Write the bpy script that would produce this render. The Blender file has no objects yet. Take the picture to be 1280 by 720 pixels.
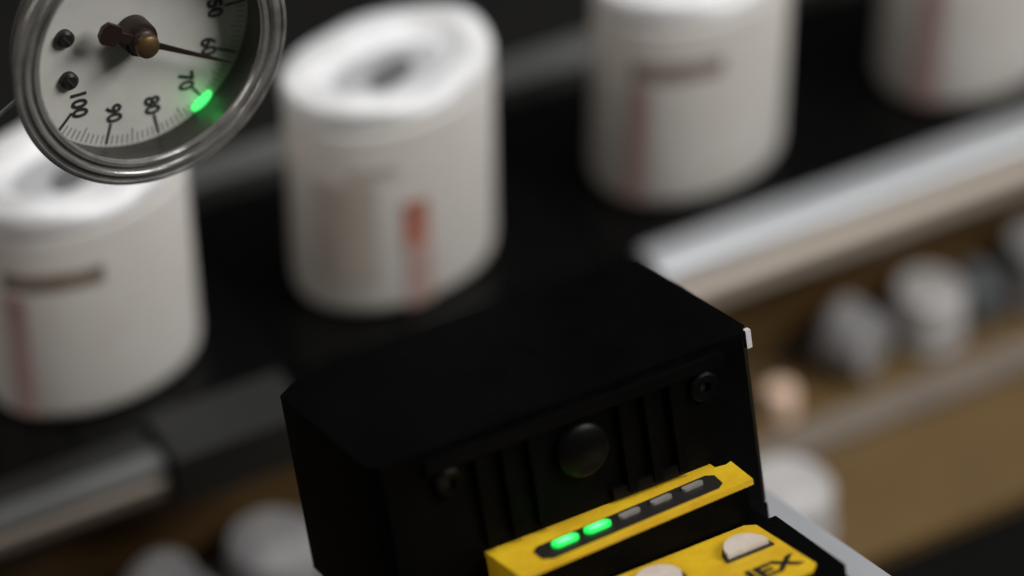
import bpy, bmesh, math, random
from mathutils import Vector, Matrix

R = math.radians
SC = bpy.context.scene
COL = SC.collection
random.seed(7)

# ------------------------------------------------------------------ camera
# world axes: x runs along the conveyor, y across it (away from the viewer), z up; belt top is z = 0
PHI, TH = R(29), R(40)
FWD = Vector((math.sin(PHI)*math.cos(TH), math.cos(PHI)*math.cos(TH), -math.sin(TH)))
RIGHT = Vector((math.cos(PHI), -math.sin(PHI), 0))
UP = RIGHT.cross(FWD)
cd = bpy.data.cameras.new('camera')
cam = bpy.data.objects.new('camera', cd); COL.objects.link(cam)
M = Matrix((RIGHT, UP, -FWD)).transposed().to_4x4()
M.translation = Vector((-0.30882, -0.62536, 0.56989))
cam.matrix_world = M
cd.sensor_width = 36; cd.lens = 112.5
cd.clip_start = 0.05; cd.clip_end = 30
cd.dof.use_dof = True
cd.dof.focus_distance = 0.715
cd.dof.aperture_fstop = 3.3
cd.dof.aperture_blades = 9
SC.camera = cam

# ------------------------------------------------------------------ light
w = bpy.data.worlds.new('World'); SC.world = w; w.use_nodes = True
bg = w.node_tree.nodes['Background']
bg.inputs[0].default_value = (1.0, 0.86, 0.72, 1); bg.inputs[1].default_value = 0.02

def area(name, loc, target, sx, sy, power, col):
    l = bpy.data.lights.new(name, 'AREA'); l.shape = 'RECTANGLE'
    l.size, l.size_y, l.energy, l.color = sx, sy, power, col
    o = bpy.data.objects.new(name, l); COL.objects.link(o)
    o.location = loc
    o.rotation_euler = (Vector(target)-Vector(loc)).to_track_quat('-Z', 'Y').to_euler()
    return o
area('key_light', (0.80, -0.85, 1.05), (0.0, -0.02, 0.05), 0.7, 0.5, 17, (1.0, 0.98, 0.95))
area('ceiling_light', (0.30, -0.02, 1.6), (0.05, 0.0, 0.0), 0.9, 0.5, 11, (0.97, 0.985, 1.0))
area('left_fill', (-1.3, -0.15, 0.9), (0.0, 0.0, 0.03), 0.8, 0.6, 5, (1.0, 0.94, 0.88))  # fill light added to lift the jars' left sides
SC.view_settings.view_transform = 'Standard'
SC.view_settings.look = 'None'
SC.view_settings.exposure = 0.0
SC.view_settings.gamma = 1.0

# ------------------------------------------------------------------ materials
def mat(name, col, rough=0.5, metal=0.0, var=0.0, scale=60, bump=0.0, bscale=None, col2=None,
        spec=0.5, rvar=0.0, sss=0.0, stretch=None):
    m = bpy.data.materials.new(name); m.use_nodes = True
    nt = m.node_tree; N = nt.nodes; L = nt.links
    p = N['Principled BSDF']
    p.inputs['Roughness'].default_value = rough
    p.inputs['Metallic'].default_value = metal
    p.inputs['Specular IOR Level'].default_value = spec
    if sss:
        p.inputs['Subsurface Weight'].default_value = sss
        p.inputs['Subsurface Radius'].default_value = (0.004, 0.003, 0.002)
        p.inputs['Subsurface Scale'].default_value = 0.5
    tc = N.new('ShaderNodeTexCoord'); mp = N.new('ShaderNodeMapping')
    L.new(tc.outputs['Object'], mp.inputs[0])
    if stretch: mp.inputs['Scale'].default_value = stretch
    nz = N.new('ShaderNodeTexNoise'); nz.inputs['Scale'].default_value = scale
    nz.inputs['Detail'].default_value = 6; nz.inputs['Roughness'].default_value = 0.65
    L.new(mp.outputs[0], nz.inputs['Vector'])
    mx = N.new('ShaderNodeMix'); mx.data_type = 'RGBA'
    c2 = col2 if col2 else tuple(c*(1-var) for c in col)
    mx.inputs['A'].default_value = (*col, 1); mx.inputs['B'].default_value = (*c2, 1)
    rp = N.new('ShaderNodeMapRange')
    rp.inputs['From Min'].default_value = 0.35; rp.inputs['From Max'].default_value = 0.68
    L.new(nz.outputs['Fac'], rp.inputs['Value'])
    L.new(rp.outputs[0], mx.inputs['Factor']); L.new(mx.outputs['Result'], p.inputs['Base Color'])
    if rvar:
        rr = N.new('ShaderNodeMapRange')
        rr.inputs['To Min'].default_value = rough-rvar; rr.inputs['To Max'].default_value = rough+rvar
        L.new(nz.outputs['Fac'], rr.inputs['Value']); L.new(rr.outputs[0], p.inputs['Roughness'])
    if bump:
        n2 = N.new('ShaderNodeTexNoise'); n2.inputs['Scale'].default_value = bscale or scale*6
        n2.inputs['Detail'].default_value = 3
        L.new(mp.outputs[0], n2.inputs['Vector'])
        b = N.new('ShaderNodeBump'); b.inputs['Strength'].default_value = bump
        b.inputs['Distance'].default_value = 0.0004
        L.new(n2.outputs['Fac'], b.inputs['Height']); L.new(b.outputs[0], p.inputs['Normal'])
    return m

def emit(name, col, strength):
    m = mat(name, col, 0.3)
    p = m.node_tree.nodes['Principled BSDF']
    p.inputs['Emission Color'].default_value = (*col, 1)
    p.inputs['Emission Strength'].default_value = strength
    return m

MJAR = mat('jar_plastic', (0.66, 0.625, 0.58), 0.42, col2=(0.70, 0.675, 0.645), scale=45, sss=0.15)
MLID = mat('lid_plastic', (0.88, 0.88, 0.885), 0.34, col2=(0.72, 0.72, 0.735), scale=75, bump=0.5, bscale=60, sss=0.1)
MPIT = mat('lid_recess_grey', (0.50, 0.50, 0.515), 0.5, var=0.2)  # shade inside the recess put into the grey
MHOLLOW = mat('hollow_shade', (0.13, 0.13, 0.135), 0.6)
MPINK = mat('print_pink', (0.55, 0.38, 0.35), 0.5, var=0.25, scale=120)
MRED = mat('print_red', (0.52, 0.20, 0.145), 0.5, var=0.25, scale=120)
MTAN = mat('print_tan', (0.57, 0.51, 0.445), 0.5, var=0.15, scale=60)
MBROWN = mat('print_brown', (0.31, 0.25, 0.205), 0.5, var=0.3, scale=150)
MBELT = mat('belt_black', (0.0030, 0.0030, 0.0030), 0.26, var=0.5, scale=70, bump=0.2, bscale=500, spec=0.20, rvar=0.08)
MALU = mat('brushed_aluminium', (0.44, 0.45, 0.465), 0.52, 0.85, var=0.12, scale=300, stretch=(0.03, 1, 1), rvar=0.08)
MALUD = mat('aluminium_shaded', (0.115, 0.115, 0.11), 0.6, 0.5, var=0.25, scale=200, stretch=(0.05, 1, 1), rvar=0.1)  # aluminium darkened in the colour for the less lit left end
MFRONT = mat('front_face_warm', (0.40, 0.345, 0.29), 0.5, 0.1, var=0.25, scale=120, stretch=(0.1, 1, 1))  # warm reflection on the rail's front face put into the colour
MFRONTD = mat('front_face_shaded', (0.24, 0.20, 0.165), 0.55, 0.1, var=0.3, scale=120, stretch=(0.1, 1, 1))  # shaded copy of the front face colour for the left rail
MBACK = mat('back_rail_grey', (0.17, 0.172, 0.165), 0.55, 0.2, var=0.25, scale=200, stretch=(0.05, 1, 1))  # weaker light at the back rail put into the grey
MGROOVE = mat('groove_dark', (0.10, 0.10, 0.10), 0.6, 0.5)
MSKIRT = mat('brown_panel', (0.11, 0.060, 0.018), 0.55, var=0.35, scale=25)
MTANB = mat('tan_belt', (0.125, 0.072, 0.019), 0.75, var=0.18, scale=35, bump=0.3, bscale=400)  # shade below the upper conveyor put into the colour
MSTRIP = mat('taupe_strip', (0.19, 0.155, 0.125), 0.5, var=0.2, scale=50)
MBED = mat('machine_bed_dark', (0.005, 0.0045, 0.004), 0.6, var=0.4, scale=12)
MCLAMP = mat('clamp_charcoal', (0.0075, 0.0075, 0.0065), 0.6, var=0.3, scale=80)
MSENS = mat('sensor_black', (0.0007, 0.0007, 0.0008), 0.46, col2=(0.0018, 0.0018, 0.0017), scale=55, bump=0.35, bscale=1400, spec=0.05, rvar=0.08)
MSENS2 = mat('sensor_black_gloss', (0.002, 0.002, 0.002), 0.36, var=0.3, scale=150, spec=0.12)
MYEL = mat('sensor_yellow', (0.74, 0.49, 0.018), 0.40, col2=(0.60, 0.34, 0.012), scale=110, bump=0.25, bscale=900, rvar=0.12)
MINK = mat('ink_black', (0.012, 0.010, 0.008), 0.5)
MBTN = mat('button_white', (0.66, 0.58, 0.50), 0.4, var=0.15, scale=300)
MLEDOFF = mat('led_off', (0.26, 0.235, 0.21), 0.35, var=0.3, scale=500)
MLED = emit('led_green', (0.03, 1.0, 0.12), 3.0)
MGLOW = emit('dial_glow_green', (0.07, 0.80, 0.17), 1.7)
_nt = MLED.node_tree; _p = _nt.nodes['Principled BSDF']          # brighter towards the die in the middle of the lens
_tc = _nt.nodes.new('ShaderNodeTexCoord'); _mp = _nt.nodes.new('ShaderNodeMapping'); _mp.inputs['Scale'].default_value = (330, 800, 0)
_ln = _nt.nodes.new('ShaderNodeVectorMath'); _ln.operation = 'LENGTH'
_cr = _nt.nodes.new('ShaderNodeValToRGB')
_cr.color_ramp.elements[0].color = (0.11, 1.0, 0.20, 1); _cr.color_ramp.elements[1].color = (0.0, 0.22, 0.02, 1)
_cr.color_ramp.elements[0].position = 0.25; _cr.color_ramp.elements[1].position = 1.05
_nt.links.new(_tc.outputs['Object'], _mp.inputs[0]); _nt.links.new(_mp.outputs[0], _ln.inputs[0])
_nt.links.new(_ln.outputs['Value'], _cr.inputs[0]); _nt.links.new(_cr.outputs[0], _p.inputs['Emission Color'])
MPLATE = mat('mount_plate_grey', (0.50, 0.51, 0.53), 0.45, 0.2, var=0.15, scale=80, stretch=(1, .1, 1))
MBEZ = mat('bezel_steel', (0.38, 0.365, 0.345), 0.22, 0.5, var=0.65, scale=90, rvar=0.12, stretch=(1, 1, 5), bump=0.2, bscale=220)
MRIM = mat('bezel_dark', (0.085, 0.080, 0.074), 0.28, 0.35, var=0.5, scale=140, rvar=0.1, bump=0.25, bscale=260)
MWALL = mat('gauge_wall', (0.055, 0.050, 0.042), 0.4, 0.2, var=0.5, scale=120)
MDIAL = mat('dial_white', (0.90, 0.89, 0.87), 0.55, var=0.10, scale=120)
MPRINT = mat('dial_print', (0.035, 0.035, 0.035), 0.6)
MMINOR = mat('dial_print_grey', (0.30, 0.29, 0.29), 0.6)
MHUB = mat('hub_brass', (0.22, 0.13, 0.06), 0.42, 0.7, var=0.3, scale=400)
MNEED = mat('needle_black', (0.026, 0.012, 0.008), 0.4)
MSCREW = mat('screw_dark', (0.045, 0.045, 0.042), 0.4, 0.5, var=0.4, scale=600)
MCAP = mat('cap_white_shaded', (0.36, 0.35, 0.35), 0.5, col2=(0.13, 0.13, 0.14), scale=70)  # white dimmed in the colour for shade under the rail, plus dark patches
MCAPW = mat('cap_bright', (0.58, 0.56, 0.55), 0.45, col2=(0.30, 0.29, 0.29), scale=60)
MCAPG = mat('cap_grey', (0.12, 0.13, 0.14), 0.5, var=0.2, scale=80)
MORANGE = mat('warm_glint', (0.92, 0.68, 0.52), 0.4, 0.0, var=0.15, scale=200)  # pale orange, a warm glint put into the colour
MWIRE = mat('wire_grey', (0.45, 0.45, 0.46), 0.4, 0.4)
MGLINT = mat('glint_pale', (0.75, 0.75, 0.74), 0.4, 0.2)
MCHROME = mat('chrome', (0.8, 0.8, 0.82), 0.16, 1.0)

MGLASS = bpy.data.materials.new('gauge_glass'); MGLASS.use_nodes = True
_nt = MGLASS.node_tree; _nt.nodes.clear()
_o = _nt.nodes.new('ShaderNodeOutputMaterial'); _m = _nt.nodes.new('ShaderNodeMixShader')
_t = _nt.nodes.new('ShaderNodeBsdfTransparent'); _t.inputs[0].default_value = (0.97, 0.97, 0.96, 1)
_g = _nt.nodes.new('ShaderNodeBsdfGlossy'); _g.inputs['Roughness'].default_value = 0.06
_m.inputs[0].default_value = 0.05
_nt.links.new(_t.outputs[0], _m.inputs[1])
_nt.links.new(_g.outputs[0], _m.inputs[2]); _nt.links.new(_m.outputs[0], _o.inputs[0])

# ------------------------------------------------------------------ helpers
def link(name, me, m, parent=None, loc=None, rot=None):
    o = bpy.data.objects.new(name, me); COL.objects.link(o)
    if m and not me.materials: me.materials.append(m)
    if parent: o.parent = parent
    if loc is not None: o.location = loc
    if rot is not None: o.rotation_euler = rot
    return o

def fin(name, bm, m, parent=None, loc=None, rot=None, smooth=True, bevel=0.0, seg=2, angle=40):
    if bevel:
        ed = [e for e in bm.edges if len(e.link_faces) == 2 and e.calc_face_angle(0) > R(25)]
        bmesh.ops.bevel(bm, geom=ed, offset=bevel, segments=seg, profile=0.5, affect='EDGES', clamp_overlap=True)
    bmesh.ops.recalc_face_normals(bm, faces=bm.faces)
    if smooth:
        for f in bm.faces: f.smooth = True
        for e in bm.edges:
            if len(e.link_faces) == 2 and e.calc_face_angle(0) > R(angle): e.smooth = False
    me = bpy.data.meshes.new(name); bm.to_mesh(me); bm.free()
    return link(name, me, m, parent, loc, rot)

def box(bm, x0, x1, y0, y1, z0, z1):
    v = [bm.verts.new(p) for p in ((x0,y0,z0),(x1,y0,z0),(x1,y1,z0),(x0,y1,z0),(x0,y0,z1),(x1,y0,z1),(x1,y1,z1),(x0,y1,z1))]
    for q in ((0,1,2,3),(4,5,6,7),(0,1,5,4),(1,2,6,5),(2,3,7,6),(3,0,4,7)): bm.faces.new([v[i] for i in q])

def BX(name, x0, x1, y0, y1, z0, z1, m, parent=None, bevel=0.0, loc=None, rot=None, seg=2):
    bm = bmesh.new(); box(bm, x0, x1, y0, y1, z0, z1)
    return fin(name, bm, m, parent, loc, rot, bevel=bevel, seg=seg)

def prism(bm, pts, z0, z1):
    a = [bm.verts.new((x, y, z0)) for x, y in pts]; b = [bm.verts.new((x, y, z1)) for x, y in pts]
    bm.faces.new(a); bm.faces.new(b); n = len(pts)
    for i in range(n): bm.faces.new((a[i], a[(i+1) % n], b[(i+1) % n], b[i]))

def PR(name, pts, z0, z1, m, parent=None, bevel=0.0, loc=None, rot=None):
    bm = bmesh.new(); prism(bm, pts, z0, z1)
    return fin(name, bm, m, parent, loc, rot, bevel=bevel)

def lathe(bm, prof, n=64, closed=False):
    rings = []
    for r, z in prof:
        if r < 1e-7: rings.append([bm.verts.new((0, 0, z))])
        else: rings.append([bm.verts.new((r*math.cos(2*math.pi*i/n), r*math.sin(2*math.pi*i/n), z)) for i in range(n)])
    pr = list(zip(rings, rings[1:])) + ([(rings[-1], rings[0])] if closed else [])
    for a, b in pr:
        for i in range(n):
            j = (i+1) % n
            if len(a) == 1 and len(b) == 1: continue
            if len(a) == 1: bm.faces.new((a[0], b[i], b[j]))
            elif len(b) == 1: bm.faces.new((a[i], a[j], b[0]))
            else: bm.faces.new((a[i], a[j], b[j], b[i]))

def LA(name, prof, m, parent=None, n=64, closed=False, loc=None, rot=None, angle=40):
    bm = bmesh.new(); lathe(bm, prof, n, closed)
    return fin(name, bm, m, parent, loc, rot, angle=angle)

def tube(name, pts, r, m, parent=None, n=10):
    bm = bmesh.new(); rings = []
    P = [Vector(p) for p in pts]
    for i, p in enumerate(P):
        t = (P[min(i+1, len(P)-1)]-P[max(i-1, 0)]).normalized()
        a = t.orthogonal().normalized() if i == 0 else (prev - t*prev.dot(t)).normalized()
        prev = a; b = t.cross(a)
        rings.append([bm.verts.new(p + (a*math.cos(2*math.pi*k/n)+b*math.sin(2*math.pi*k/n))*r) for k in range(n)])
    for a, b in zip(rings, rings[1:]):
        for k in range(n): bm.faces.new((a[k], a[(k+1) % n], b[(k+1) % n], b[k]))
    bm.faces.new(rings[0]); bm.faces.new(rings[-1])
    return fin(name, bm, m, parent)

def text_mesh(name, s, size, m, parent, loc, rotz=0.0, bold=0.0, sx=1.0, shear=0.0, align='CENTER', thick=0.0001):
    c = bpy.data.curves.new(name, 'FONT'); c.body = s; c.size = size
    c.align_x = align; c.align_y = 'CENTER'; c.offset = bold; c.extrude = thick; c.shear = shear
    c.resolution_u = 4
    o = bpy.data.objects.new('tmp', c); COL.objects.link(o)
    bpy.context.view_layer.update()
    me = bpy.data.meshes.new_from_object(o.evaluated_get(bpy.context.evaluated_depsgraph_get()))
    bpy.data.objects.remove(o); bpy.data.curves.remove(c)
    me.name = name
    me.materials.clear()
    t = link(name, me, m, parent, loc, (0, 0, rotz)); t.scale = (sx, 1, 1)
    return t

def thing(name, label, cat, loc=(0, 0, 0), rot=(0, 0, 0), group=None):
    o = bpy.data.objects.new(name, None); COL.objects.link(o)
    o.empty_display_size = 0.02
    o.location = loc; o.rotation_euler = rot
    o['label'] = label; o['category'] = cat
    if group: o['group'] = group
    return o

# ------------------------------------------------------------------ setting
bm = bmesh.new(); box(bm, -2.5, 2.5, -2.0, 2.5, -0.24, -0.22)
bed = fin('machine_bed', bm, MBED); bed['kind'] = 'structure'

# ------------------------------------------------------------------ upper conveyor
conv = thing('conveyor', 'black slat conveyor with aluminium guide rails carrying the white oval jars', 'conveyor', (0.05, 0.004, -0.22))
def W(o, x=0, y=0, z=0):     # child placed by world position under the conveyor root
    o.location = (x-0.05, y-0.004, z+0.22); return o
bm = bmesh.new(); box(bm, -0.0155, 0.0155, -0.038, 0.040, -0.004, 0.0)
slat = fin('belt_slat', bm, MBELT, conv, bevel=0.0009)
W(slat, -0.35, 0.004, 0)
for i in range(1, 27):
    c = slat.copy(); COL.objects.link(c); W(c, -0.35+i*0.032, 0.004, 0)
W(BX('support_beam', -0.42, 0.52, -0.030, 0.034, -0.014, -0.0055, MCLAMP, conv))
# front rail right: bright top, groove, front face below
def rail_profile(name, x0, x1, prof, m):
    bm = bmesh.new()
    a = [bm.verts.new((x0, y, z)) for y, z in prof]; b = [bm.verts.new((x1, y, z)) for y, z in prof]
    bm.faces.new(a); bm.faces.new(b); n = len(prof)
    for i in range(n): bm.faces.new((a[i], a[(i+1) % n], b[(i+1) % n], b[i]))
    return W(fin(name, bm, m, conv, bevel=0.0005, seg=2))
PROF = [(-0.0350, 0.0010), (-0.0365, 0.0035), (-0.0450, 0.0035), (-0.0485, 0.0026), (-0.0498, 0.0008), (-0.0498, -0.0008), (-0.0480, -0.0016), (-0.0350, -0.0016)]
FRONT = [(-0.0352, -0.0018), (-0.0488, -0.0018), (-0.0488, -0.0030), (-0.0520, -0.0034), (-0.0535, -0.0050), (-0.0535, -0.0122), (-0.0520, -0.0138), (-0.0352, -0.0138)]
rail_profile('guide_rail', 0.058, 0.46, PROF, MALU)
rail_profile('rail_front_face', 0.058, 0.46, FRONT, MFRONT)
W(BX('rail_joint', -0.0520, 0.0570, -0.0500, -0.0345, -0.0138, -0.0010, MSENS, conv, bevel=0.001))
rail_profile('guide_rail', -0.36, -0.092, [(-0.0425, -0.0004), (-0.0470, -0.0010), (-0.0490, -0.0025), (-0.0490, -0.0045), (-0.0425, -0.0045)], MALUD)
rail_profile('rail_front_face', -0.36, -0.0925, [(-0.0430, -0.0047), (-0.0495, -0.0050), (-0.0508, -0.0062), (-0.0508, -0.0105), (-0.0500, -0.0115), (-0.0430, -0.0115)], MFRONTD)
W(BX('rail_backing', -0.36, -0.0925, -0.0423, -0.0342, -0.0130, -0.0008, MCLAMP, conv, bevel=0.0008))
rail_profile('guide_rail', -0.40, 0.50, [(0.0450, 0.0060), (0.0465, 0.0075), (0.0545, 0.0075), (0.0560, 0.0060), (0.0560, -0.0040), (0.0450, -0.0040)], MBACK)
W(BX('rail_clamp', -0.091, -0.0525, -0.0535, -0.0340, -0.0130, 0.0030, MCLAMP, conv, bevel=0.0015))
W(BX('side_panel', -0.42, 0.52, -0.0340, -0.0305, -0.0600, -0.0142, MSKIRT, conv, bevel=0.0005))
for x in (-0.38, 0.48):
    W(BX('support_leg', x-0.012, x+0.012, -0.020, 0.030, -0.2199, -0.0145, MCLAMP, conv, bevel=0.001))

# ------------------------------------------------------------------ lower conveyor
low = thing('lower_conveyor', 'blurred tan belt with taupe edge strip running below the aluminium rail', 'conveyor', (0.05, -0.07, -0.22))
def WL(o): o.location = (-0.05, 0.07, 0.22); return o
WL(BX('belt', -0.42, 0.52, -0.118, -0.0345, -0.067, -0.062, MTANB, low, bevel=0.001))
WL(BX('edge_strip', -0.42, 0.52, -0.0760, -0.0650, -0.0618, -0.0580, MSTRIP, low, bevel=0.001))
WL(BX('frame', -0.42, 0.52, -0.114, -0.040, -0.110, -0.0675, MBED, low))
for x in (-0.36, 0.46):
    WL(BX('support_leg', x-0.01, x+0.01, -0.11, -0.05, -0.2199, -0.1105, MCLAMP, low, bevel=0.001))

# ------------------------------------------------------------------ jars
JA, JB, JEXP = 0.0304, 0.0216, 2.08
def oval(t, off=0.0):
    c, s = math.cos(t), math.sin(t)
    x = (JA+off)*math.copysign(abs(c)**(2/JEXP), c); y = (JB+off)*math.copysign(abs(s)**(2/JEXP), s)
    return x, y
def oval_loft(name, rings, m, parent, n=96, cap0=True, cap1=True):
    bm = bmesh.new(); rr = []
    for off, z in rings:
        rr.append([bm.verts.new((*oval(2*math.pi*i/n, off), z)) for i in range(n)])
    for a, b in zip(rr, rr[1:]):
        for i in range(n): bm.faces.new((a[i], a[(i+1) % n], b[(i+1) % n], b[i]))
    if cap0: bm.faces.new(rr[0])
    if cap1: bm.faces.new(rr[-1])
    return fin(name, bm, m, parent, angle=60)
def patch(name, t0, t1, z0, z1, m, parent, n=14, off=0.00025):
    bm = bmesh.new(); g = []
    for k in range(n+1):
        t = R(t0+(t1-t0)*k/n)
        g.append([bm.verts.new((*oval(t, o), z)) for o, z in ((-0.0004, z0), (off, z0), (off, z1), (-0.0004, z1))])
    for a, b in zip(g, g[1:]):
        for i in range(4): bm.faces.new((a[i], a[(i+1) % 4], b[(i+1) % 4], b[i]))
    bm.faces.new(g[0]); bm.faces.new(g[-1])
    return fin(name, bm, m, parent, angle=60)
proto = {}
def jar(x, y, rot, label, prints):
    t = thing('jar', label, 'jar', (x-0.0023, y-0.0042, 0.0002), (0, 0, rot), 'white oval jars on the conveyor')
    t.scale = (1, 1, 1.075)
    if not proto:
        proto['body'] = oval_loft('body', [(-0.004, 0), (-0.0016, 0.0004), (-0.0004, 0.0016), (0, 0.004), (0, 0.0560), (-0.0003, 0.0572), (-0.0012, 0.0577)], MJAR, t)
        lid = proto['lid'] = oval_loft('lid', [(-0.0014, 0.0578), (-0.0001, 0.0580), (0.0001, 0.0586), (0.0001, 0.0622), (-0.0003, 0.0634), (-0.0012, 0.0640),
                                 (-0.0050, 0.0643), (-0.0075, 0.0640), (-0.0092, 0.0628), (-0.0110, 0.0614), (-0.0130, 0.0610)], MLID, t)
        for v in lid.data.vertices:            # film lid pulled unevenly over the rim
            if v.co.z > 0.0630:
                a = math.atan2(v.co.y*1.4, v.co.x)
                v.co.z += 0.0011*math.sin(2*a+0.9) + 0.0006*math.sin(5*a+0.4)
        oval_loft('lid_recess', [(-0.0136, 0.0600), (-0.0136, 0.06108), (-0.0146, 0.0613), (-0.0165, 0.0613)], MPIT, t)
        LA('hollow_disc', [(0, 0.0616), (0.0028, 0.0616), (0.0036, 0.0620), (0.0042, 0.0619), (0.0044, 0.0608)], MHOLLOW, t, n=24, loc=(-0.001, -0.003, 0))  # dark disc on the lid, the hollow's darkness put into its colour
        t.children[-1].scale = (1.9, 1.0, 1.0); t.children[-1].rotation_euler = (0, 0, R(22))
        proto['kids'] = list(t.children)
    else:
        for k in proto['kids']:
            c = k.copy(); COL.objects.link(c); c.parent = t
    for c in t.children:
        if c.name.startswith('lid') and 'recess' not in c.name:
            c.rotation_euler = (random.uniform(-.012, .012), random.uniform(-.012, .012), random.uniform(-.02, .02))
    for a in prints: patch(*a, t)
    return t
P1 = [('printed_stripe', 204, 219, 0.002, 0.040, MPINK), ('printed_bar', 206, 262, 0.0415, 0.0470, MBROWN)]
jar(-0.0905, 0.001, R(6), 'white oval jar with dark printed bar, under the round dial gauge', P1)
jar(0.000, 0.000, R(6), 'white oval jar with red printed mark, between gauge and black sensor, lid fully visible',
    [('printed_stripe', 253, 268, 0.0015, 0.020, MPINK), ('printed_mark', 252, 266, 0.0205, 0.0345, MRED),
     ('printed_bar', 222, 250, 0.0440, 0.0475, MTAN), ('printed_panel', 196, 238, 0.010, 0.0430, MTAN)])
jar(0.096, 0.001, R(5), 'white oval jar with brown printed bar above pink stripe, behind the aluminium rail', P1)
jar(0.1945, 0.000, R(5), 'white oval jar cut off by the top right corner of the picture', [('printed_stripe', 202, 220, 0.002, 0.050, MPINK)])

# ------------------------------------------------------------------ small caps on the lower belt
def cap(x, y, r, h, tilt, rz, label, m=MCAP, inner=MCAPG):
    # a flanged screw cap, standing (tilt 0) or lying on its side (tilt 90)
    z = -0.0619 + (r if tilt else 0.0)
    t = thing('screw_cap', label, 'cap', (x, y, z), (R(tilt), 0, rz), 'white caps on the lower belt')
    z0 = -h/2 if tilt else 0.0
    LA('shell', [(r*0.80, z0+h*0.25), (r*0.82, z0), (r*0.97, z0), (r, z0+h*0.04), (r, z0+h*0.22), (r*0.93, z0+h*0.26), (r*0.93, z0+h*0.92), (r*0.86, z0+h), (0, z0+h)], m, t, n=40)
    LA('liner', [(0, z0+h*0.30), (r*0.80, z0+h*0.30), (r*0.80, z0+h*0.22), (0, z0+h*0.22)], inner, t, n=40)
    return t
cap(0.1275, -0.0480, 0.0110, 0.015, 90, R(25), 'blurred white cap lying on its side, nearest the small pale orange cap')
cap(0.1545, -0.0470, 0.0115, 0.019, 0, 0, 'blurred white cap standing upright on the tan belt, right of the sensor', MCAPW)
cap(0.1740, -0.0460, 0.0075, 0.015, 90, R(-20), 'small dark grey cap between two white caps on the tan belt', MCAPG, MSCREW)
cap(0.1960, -0.0470, 0.0125, 0.021, 0, 0, 'blurred white cap at the right picture edge below the rail')
cap(-0.0640, -0.0500, 0.0140, 0.021, 0, 0, 'blurred white cap beside the lower left edge of the sensor')
cap(-0.0470, -0.0560, 0.0070, 0.012, 90, R(60), 'small grey cap tucked against the sensor at lower left', MCAPG, MSCREW)
cap(-0.0960, -0.0520, 0.0130, 0.018, 90, R(15), 'blurred white cap under the end of the left rail')
cap(-0.1270, -0.0530, 0.0130, 0.016, 0, 0, 'white cap at the bottom left, mostly below the picture edge')
cap(0.0715, -0.0975, 0.0140, 0.018, 0, R(10), 'large pale cap directly right of the sensor, above the grey mount plate', MCAPW)
cap(0.0975, -0.0545, 0.0050, 0.009, 0, 0, 'small pale orange cap added for a warm glint beside the sensor', MORANGE, MSCREW)

# ------------------------------------------------------------------ vision sensor
AL = R(17)
SU, SF, SN = Vector((1, 0, 0)), Vector((0, math.cos(AL), -math.sin(AL))), Vector((0, math.sin(AL), math.cos(AL)))
SO = Vector((-0.00131, -0.12899, 0.09037))
base = SO + SU*-0.0475 + SF*-0.027 + SN*-0.056
sen = thing('vision_sensor', 'black vision sensor with yellow light bar, two green lights lit, in the foreground', 'sensor', base, (-AL, 0, 0))
def SL(o):      # geometry given from the top back right corner of the housing
    o.location = (0.0475, 0.027, 0.056); return o
# housing: side profile extruded, with the rear upper corners cut
SL(PR('housing', [(-0.0950, -0.0505), (-0.0925, -0.0535), (-0.0025, -0.0535), (0.0, -0.0505), (0.0, -0.003), (-0.003, 0.0), (-0.087, 0.0), (-0.0950, -0.0065)],
      -0.0445, 0.0, MSENS, sen, bevel=0.0026))
SL(BX('base', -0.0860, -0.0005, -0.052, -0.001, -0.0560, -0.0447, MSENS, sen, bevel=0.001))
# frame and fins on the rear face
def rear(name, x0, x1, z0, z1, d, m, bevel=0.0006):
    return SL(BX(name, x0, x1, -0.0536-d, -0.0530, z0, z1, m, sen, bevel=bevel))
rear('rear_frame', -0.0830, -0.0085, -0.0050, -0.0022, 0.0016, MSENS2)
for i, x in enumerate((-0.0705, -0.0640, -0.0575, -0.0350, -0.0285, -0.0220)):
    rear('fin', x-0.0011, x+0.0011, -0.0270, -0.0052, 0.0016, MSENS)
for x in (-0.0780, -0.0140):
    s = SL(LA('corner_screw', [(0.0012, 0.0004), (0.0014, 0.0016), (0.0030, 0.0018), (0.0036, 0.0012), (0.0036, -0.0004)], MSENS2, sen, n=24))
    s.location = (0.0475+x, 0.027-0.0536, 0.056-0.0088); s.rotation_euler = (R(90), 0, 0)
    k = LA('socket', [(0, 0.0003), (0.0012, 0.0003), (0.0012, -0.0003), (0, -0.0003)], MINK, s, n=6)
b = LA('focus_cover', [(0, 0.0030), (0.0050, 0.0030), (0.0062, 0.0022), (0.0066, 0.0006), (0.0066, -0.0004)], MSENS2, sen, n=40)
b.location = (0.0475-0.0460, 0.027-0.0536, 0.056-0.0125); b.rotation_euler = (R(90), 0, 0)
rear('slot_bar', -0.0400, -0.0215, -0.0278, -0.0250, 0.0012, MSENS2)
# lens on the side facing the jars
b = LA('lens_barrel', [(0, 0.004), (0.010, 0.004), (0.011, 0.012), (0.014, 0.012), (0.014, 0)], MSENS2, sen, n=48)
b.location = (0, 0.027-0.0002, 0.056-0.024); b.rotation_euler = (R(-90), 0, 0)
LA('lens_glass', [(0, 0.0062), (0.006, 0.0055), (0.0098, 0.0042)], MCHROME, b, n=40)
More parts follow.
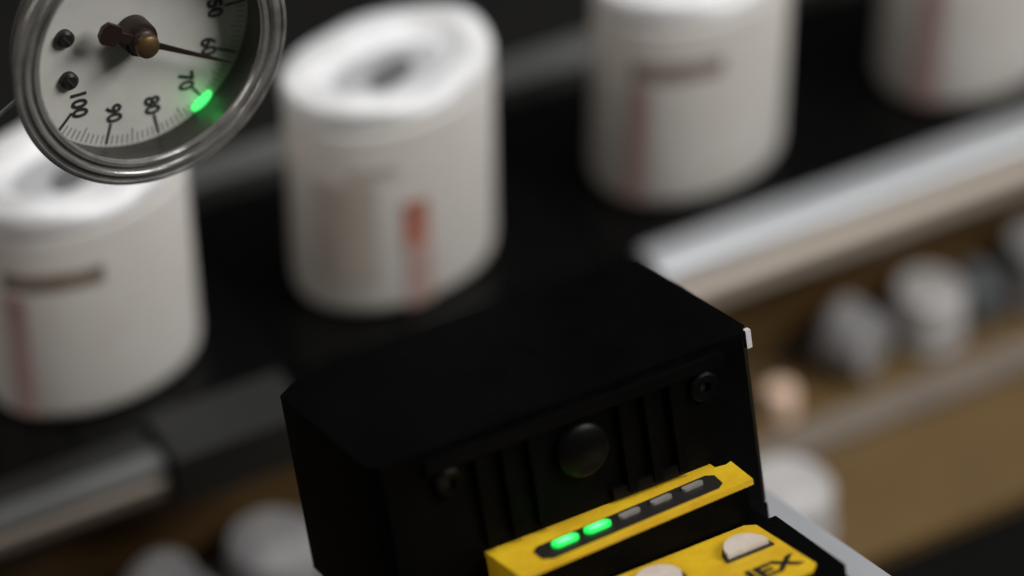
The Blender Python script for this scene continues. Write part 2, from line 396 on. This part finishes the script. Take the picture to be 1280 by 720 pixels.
# yellow light bar ledge
LEDGE = [(-0.0722, -0.0532), (-0.0146, -0.0532), (-0.0146, -0.0556), (-0.0122, -0.0562), (-0.0104, -0.0556), (-0.0110, -0.0660), (-0.0712, -0.0682)]
lb = SL(PR('light_bar', LEDGE, -0.0300, -0.0286, MYEL, sen, bevel=0.0004))
SLOT = [(-0.0625, -0.0597), (-0.0185, -0.0577), (-0.0168, -0.0590), (-0.0172, -0.0632), (-0.0190, -0.0646), (-0.0620, -0.0665), (-0.0640, -0.0650), (-0.0640, -0.0612)]
PR('end_cheek', [(-0.0720, -0.0534), (-0.0702, -0.0534), (-0.0700, -0.0672), (-0.0711, -0.0672)], -0.0360, -0.0301, MYEL, lb, bevel=0.0003)
sl = PR('light_slot', SLOT, -0.0290, -0.02835, MINK, lb)
def lozenge(a, b, n=8):
    p = []
    for s in (1, -1):
        for k in range(n+1):
            t = math.pi*(k/n)-math.pi/2
            p.append((s*(a-b) + s*b*math.cos(t), s*b*math.sin(t)))
    return p
for i in range(5):
    x = -0.0567+i*0.00835; y = -0.0622+0.00045*i
    bm = bmesh.new(); prism(bm, lozenge(0.0033 if i < 2 else 0.0027, 0.00135 if i < 2 else 0.0008), -0.0004, 0.0006)
    o = fin('light', bm, MLED if i < 2 else MLEDOFF, lb, bevel=0.0003)
    o.location = (x, y, -0.0283); o.rotation_euler = (0, 0, R(3))
    if i < 2: o['label'] = 'lit green indicator light'
# black riser below the bar and the lower shelf
SL(BX('riser', -0.0698, -0.0125, -0.0656, -0.0537, -0.0440, -0.0302, MSENS, sen, bevel=0.0008))
SL(PR('shelf', [(-0.0920, -0.0538), (-0.0050, -0.0538), (-0.0050, -0.0950), (-0.0100, -0.1040), (-0.0870, -0.1040), (-0.0920, -0.0990)], -0.0560, -0.0441, MSENS, sen, bevel=0.0012))
SL(PR('shelf_pad', [(-0.0880, -0.0662), (-0.0066, -0.0662), (-0.0066, -0.0945), (-0.0110, -0.1020), (-0.0850, -0.1020)], -0.0440, -0.0396, MSENS, sen, bevel=0.0008))
kp = SL(PR('keypad_plate', [(-0.0790, -0.0664), (-0.0150, -0.0664), (-0.0127, -0.0680), (-0.0118, -0.0910), (-0.0140, -0.0930), (-0.0790, -0.0930)], -0.0395, -0.0388, MYEL, sen, bevel=0.0003))
def button(x, y, pts, z=-0.0388):
    big = [(px*1.16, py*1.18-0.0003) for px, py in pts]
    e = PR('button', big, 0, 0.0005, MINK, kp); e.location = (x, y, z)
    PR('key_cap', pts, 0.0004, 0.0016, MBTN, e, bevel=0.0005)
half = [(-0.0052, -0.0030), (0.0052, -0.0030), (0.0050, -0.0008), (0.0036, 0.0018), (0.0016, 0.0032), (-0.0008, 0.0034), (-0.0030, 0.0022), (-0.0046, 0.0)]
rnd = [(0.0052*math.cos(k*math.pi/10), 0.0052*math.sin(k*math.pi/10)) for k in range(20)]
button(-0.0205, -0.0745, half)
button(-0.0420, -0.0752, rnd)
button(-0.0640, -0.0745, [(-x, y) for x, y in half][::-1])
text_mesh('lettering', 'COGNEX', 0.0068, MINK, kp, (-0.0320, -0.0868, -0.0387), bold=0.00022, sx=1.25)
# pale tab added on the rear corner, a metal glint put into its colour
SL(BX('glint_tab', -0.0010, 0.0003, -0.0526, -0.0512, -0.0048, -0.0004, MGLINT, sen, bevel=0.0004))

# mount plate and post carrying the sensor
mb = SO + SU*-0.0475 + SF*-0.04 + SN*-0.0562
mnt = thing('sensor_mount', 'light grey metal mounting plate on a post underneath the black sensor', 'mount', (mb.x, mb.y, -0.22))
PR('plate', [(-0.046, -0.062), (0.060, -0.062), (0.060, 0.012), (-0.046, 0.012)], -0.004, 0.0, MPLATE, mnt, bevel=0.0008,
   loc=(0, 0, mb.z+0.22), rot=(-AL, 0, 0))
LA('post', [(0, 0), (0.009, 0), (0.009, mb.z+0.22-0.006), (0, mb.z+0.22-0.006)], MCLAMP, mnt, n=32, loc=(0, -0.03, 0))
LA('foot', [(0, 0.006), (0.022, 0.006), (0.024, 0.004), (0.024, 0.0001), (0, 0.0001)], MCLAMP, mnt, n=40, loc=(0, -0.03, 0))

# ------------------------------------------------------------------ dial gauge
GLOC = Vector((-0.0982, -0.06902, 0.15135))
GN = Vector((0.02982, -0.99478, 0.09761)).normalized()
GU = Vector((0.99858, 0.02533, -0.04690)); GU = (GU - GN*GU.dot(GN)).normalized()
GR = GU.cross(GN)
g = thing('dial_gauge', 'round steel dial gauge with white face, black numerals and a glowing green spot', 'gauge')
GM = Matrix((GR, GU, GN)).transposed().to_4x4(); GM.translation = GLOC
g.matrix_world = GM
LA('case', [(0, -0.010), (0.018, -0.010), (0.022, -0.008), (0.0285, -0.0012), (0.0298, 0.0004), (0.0306, 0.0030), (0.0296, 0.0030), (0.0292, -0.0006), (0, -0.0006)], MBEZ, g, n=96)
LA('inner_wall', [(0.0290, 0.0003), (0.0276, 0.0100), (0.0290, 0.0100), (0.0296, 0.0033)], MWALL, g, n=96, closed=True)
LA('bezel', [(0.0271, 0.0103), (0.0271, 0.0108), (0.0276, 0.0114), (0.0285, 0.0114), (0.0288, 0.0108), (0.0294, 0.0108), (0.0297, 0.0116), (0.0302, 0.0119),
             (0.0307, 0.0118), (0.0310, 0.0111), (0.0320, 0.0110), (0.0323, 0.0114), (0.0330, 0.0113), (0.0334, 0.0107), (0.0332, 0.0100),
             (0.0322, 0.0092), (0.0314, 0.0080), (0.0312, 0.0070), (0.0316, 0.0062), (0.0314, 0.0054), (0.0306, 0.0048), (0.0305, 0.0034), (0.0298, 0.0034), (0.0292, 0.0103)], MBEZ, g, n=128, closed=True, angle=50)
LA('lens', [(0, 0.0099), (0.0275, 0.0098), (0.0275, 0.0094), (0, 0.0095)], MGLASS, g, n=64)
dial = LA('dial', [(0, 0.0), (0.0290, 0.0), (0.0290, -0.0005), (0, -0.0005)], MDIAL, g, n=96)
def dpos(v, r): a = R((v-50)*2.7); return (r*math.sin(a), r*math.cos(a))
for v in range(0, 101, 10):
    x, y = dpos(v, 0.0205)
    text_mesh('numeral', str(v), 0.0052, MPRINT, dial, (x, y, 0.0001), bold=0.00016, sx=0.9, thick=0.00008)
    x, y = dpos(v, 0.0257)
    BX('tick_mark', -0.00030, 0.00030, -0.0026, 0.0026, 0, 0.00015, MPRINT, dial, loc=(x, y, 0.00004), rot=(0, 0, -R((v-50)*2.7)))
bm = bmesh.new()
for k in range(101):
    if k % 10 == 0: continue
    ln = 0.0018 if k % 5 == 0 else 0.0012
    a = R((k-50)*2.7); ca, sa = math.cos(a), math.sin(a)
    q = []
    for lx, ly in ((-.00011, 0.0284-2*ln), (.00011, 0.0284-2*ln), (.00011, 0.0284), (-.00011, 0.0284)):
        q.append((lx*ca + ly*sa, -lx*sa + ly*ca))
    prism(bm, q[::-1], 0.00004, 0.00014)
fin('minor_ticks', bm, MMINOR, dial, smooth=False)
for x, y in ((-0.0032, -0.0164), (0.0076, -0.0164)):
    s = LA('dial_screw', [(0, 0.0019), (0.0015, 0.0019), (0.0021, 0.0013), (0.0021, 0)], MSCREW, dial, n=24, loc=(x, y, 0))
    BX('screw_slot', -0.0015, 0.0015, -0.0003, 0.0003, 0.00185, 0.0021, MPRINT, s, rot=(0, 0, 0.6))
# needle with tail weight, hub and cap
na = -R((60.6-50)*2.7)
nd = PR('needle', [(-0.0008, 0.0), (0.0008, 0.0), (0.00034, 0.020), (0.00012, 0.0243), (-0.00012, 0.0243), (-0.00034, 0.020)], 0.0056, 0.0062, MNEED, g, rot=(0, 0, na))
PR('tail', [(-0.0011, -0.0002), (-0.0011, -0.0062), (-0.0024, -0.0072), (-0.0026, -0.0102), (-0.0012, -0.0114), (0.0012, -0.0114), (0.0026, -0.0102), (0.0024, -0.0072), (0.0011, -0.0062), (0.0011, -0.0002)], 0.0053, 0.0066, MNEED, nd)
LA('hub', [(0, 0.0076), (0.0026, 0.0076), (0.0032, 0.0070), (0.0032, 0.0052), (0.0040, 0.0050), (0.0042, 0.0044), (0.0042, 0.0002)], MNEED, nd, n=32)
LA('hub_cap', [(0, 0.0096), (0.0018, 0.0095), (0.0027, 0.0089), (0.0029, 0.0080), (0.0029, 0.0077), (0, 0.0077)], MHUB, nd, n=32)
# glowing green dome standing for a green spot on the face beside the 70
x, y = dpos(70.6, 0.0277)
gspot = LA('green_spot', [(0, 0.0016), (0.0007, 0.0015), (0.0012, 0.0010), (0.0013, 0.0001), (0, 0.0001)], MGLOW, g, n=24, loc=(x, y, 0), rot=(0, 0, -R((70.2-50)*2.7)))
gspot.scale = (2.5, 0.85, 0.8)
gspot['label'] = 'glowing green spot at the edge of the dial'
pl = bpy.data.lights.new('green_glow', 'POINT'); pl.energy = 0.00022; pl.color = (0.05, 1.0, 0.15); pl.shadow_soft_size = 0.0015  # point light added to spread green over the dial
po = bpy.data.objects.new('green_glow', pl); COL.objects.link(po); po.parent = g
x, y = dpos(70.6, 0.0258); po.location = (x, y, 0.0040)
# rear connection
LA('stem', [(0, -0.060), (0.0065, -0.060), (0.0065, -0.026), (0.0090, -0.0255), (0.0090, -0.0102), (0, -0.0102)], MHUB, g, n=24)
tube('air_pipe', [(0, 0, -0.0601), (0, 0, -0.080), (-0.004, -0.002, -0.10), (-0.02, -0.006, -0.13), (-0.05, -0.02, -0.16), (-0.10, -0.03, -0.18)], 0.005, MSCREW, g)

# thin wire passing behind the gauge
wr = tube('wire', [(-0.1556, -0.0578, 0.1712), (-0.1405, -0.0695, 0.1480), (-0.1330, -0.0700, 0.1400), (-0.1180, -0.0600, 0.1390)], 0.0005, MWIRE)
wr['label'] = 'thin grey wire running behind the left edge of the dial gauge'; wr['category'] = 'wire'
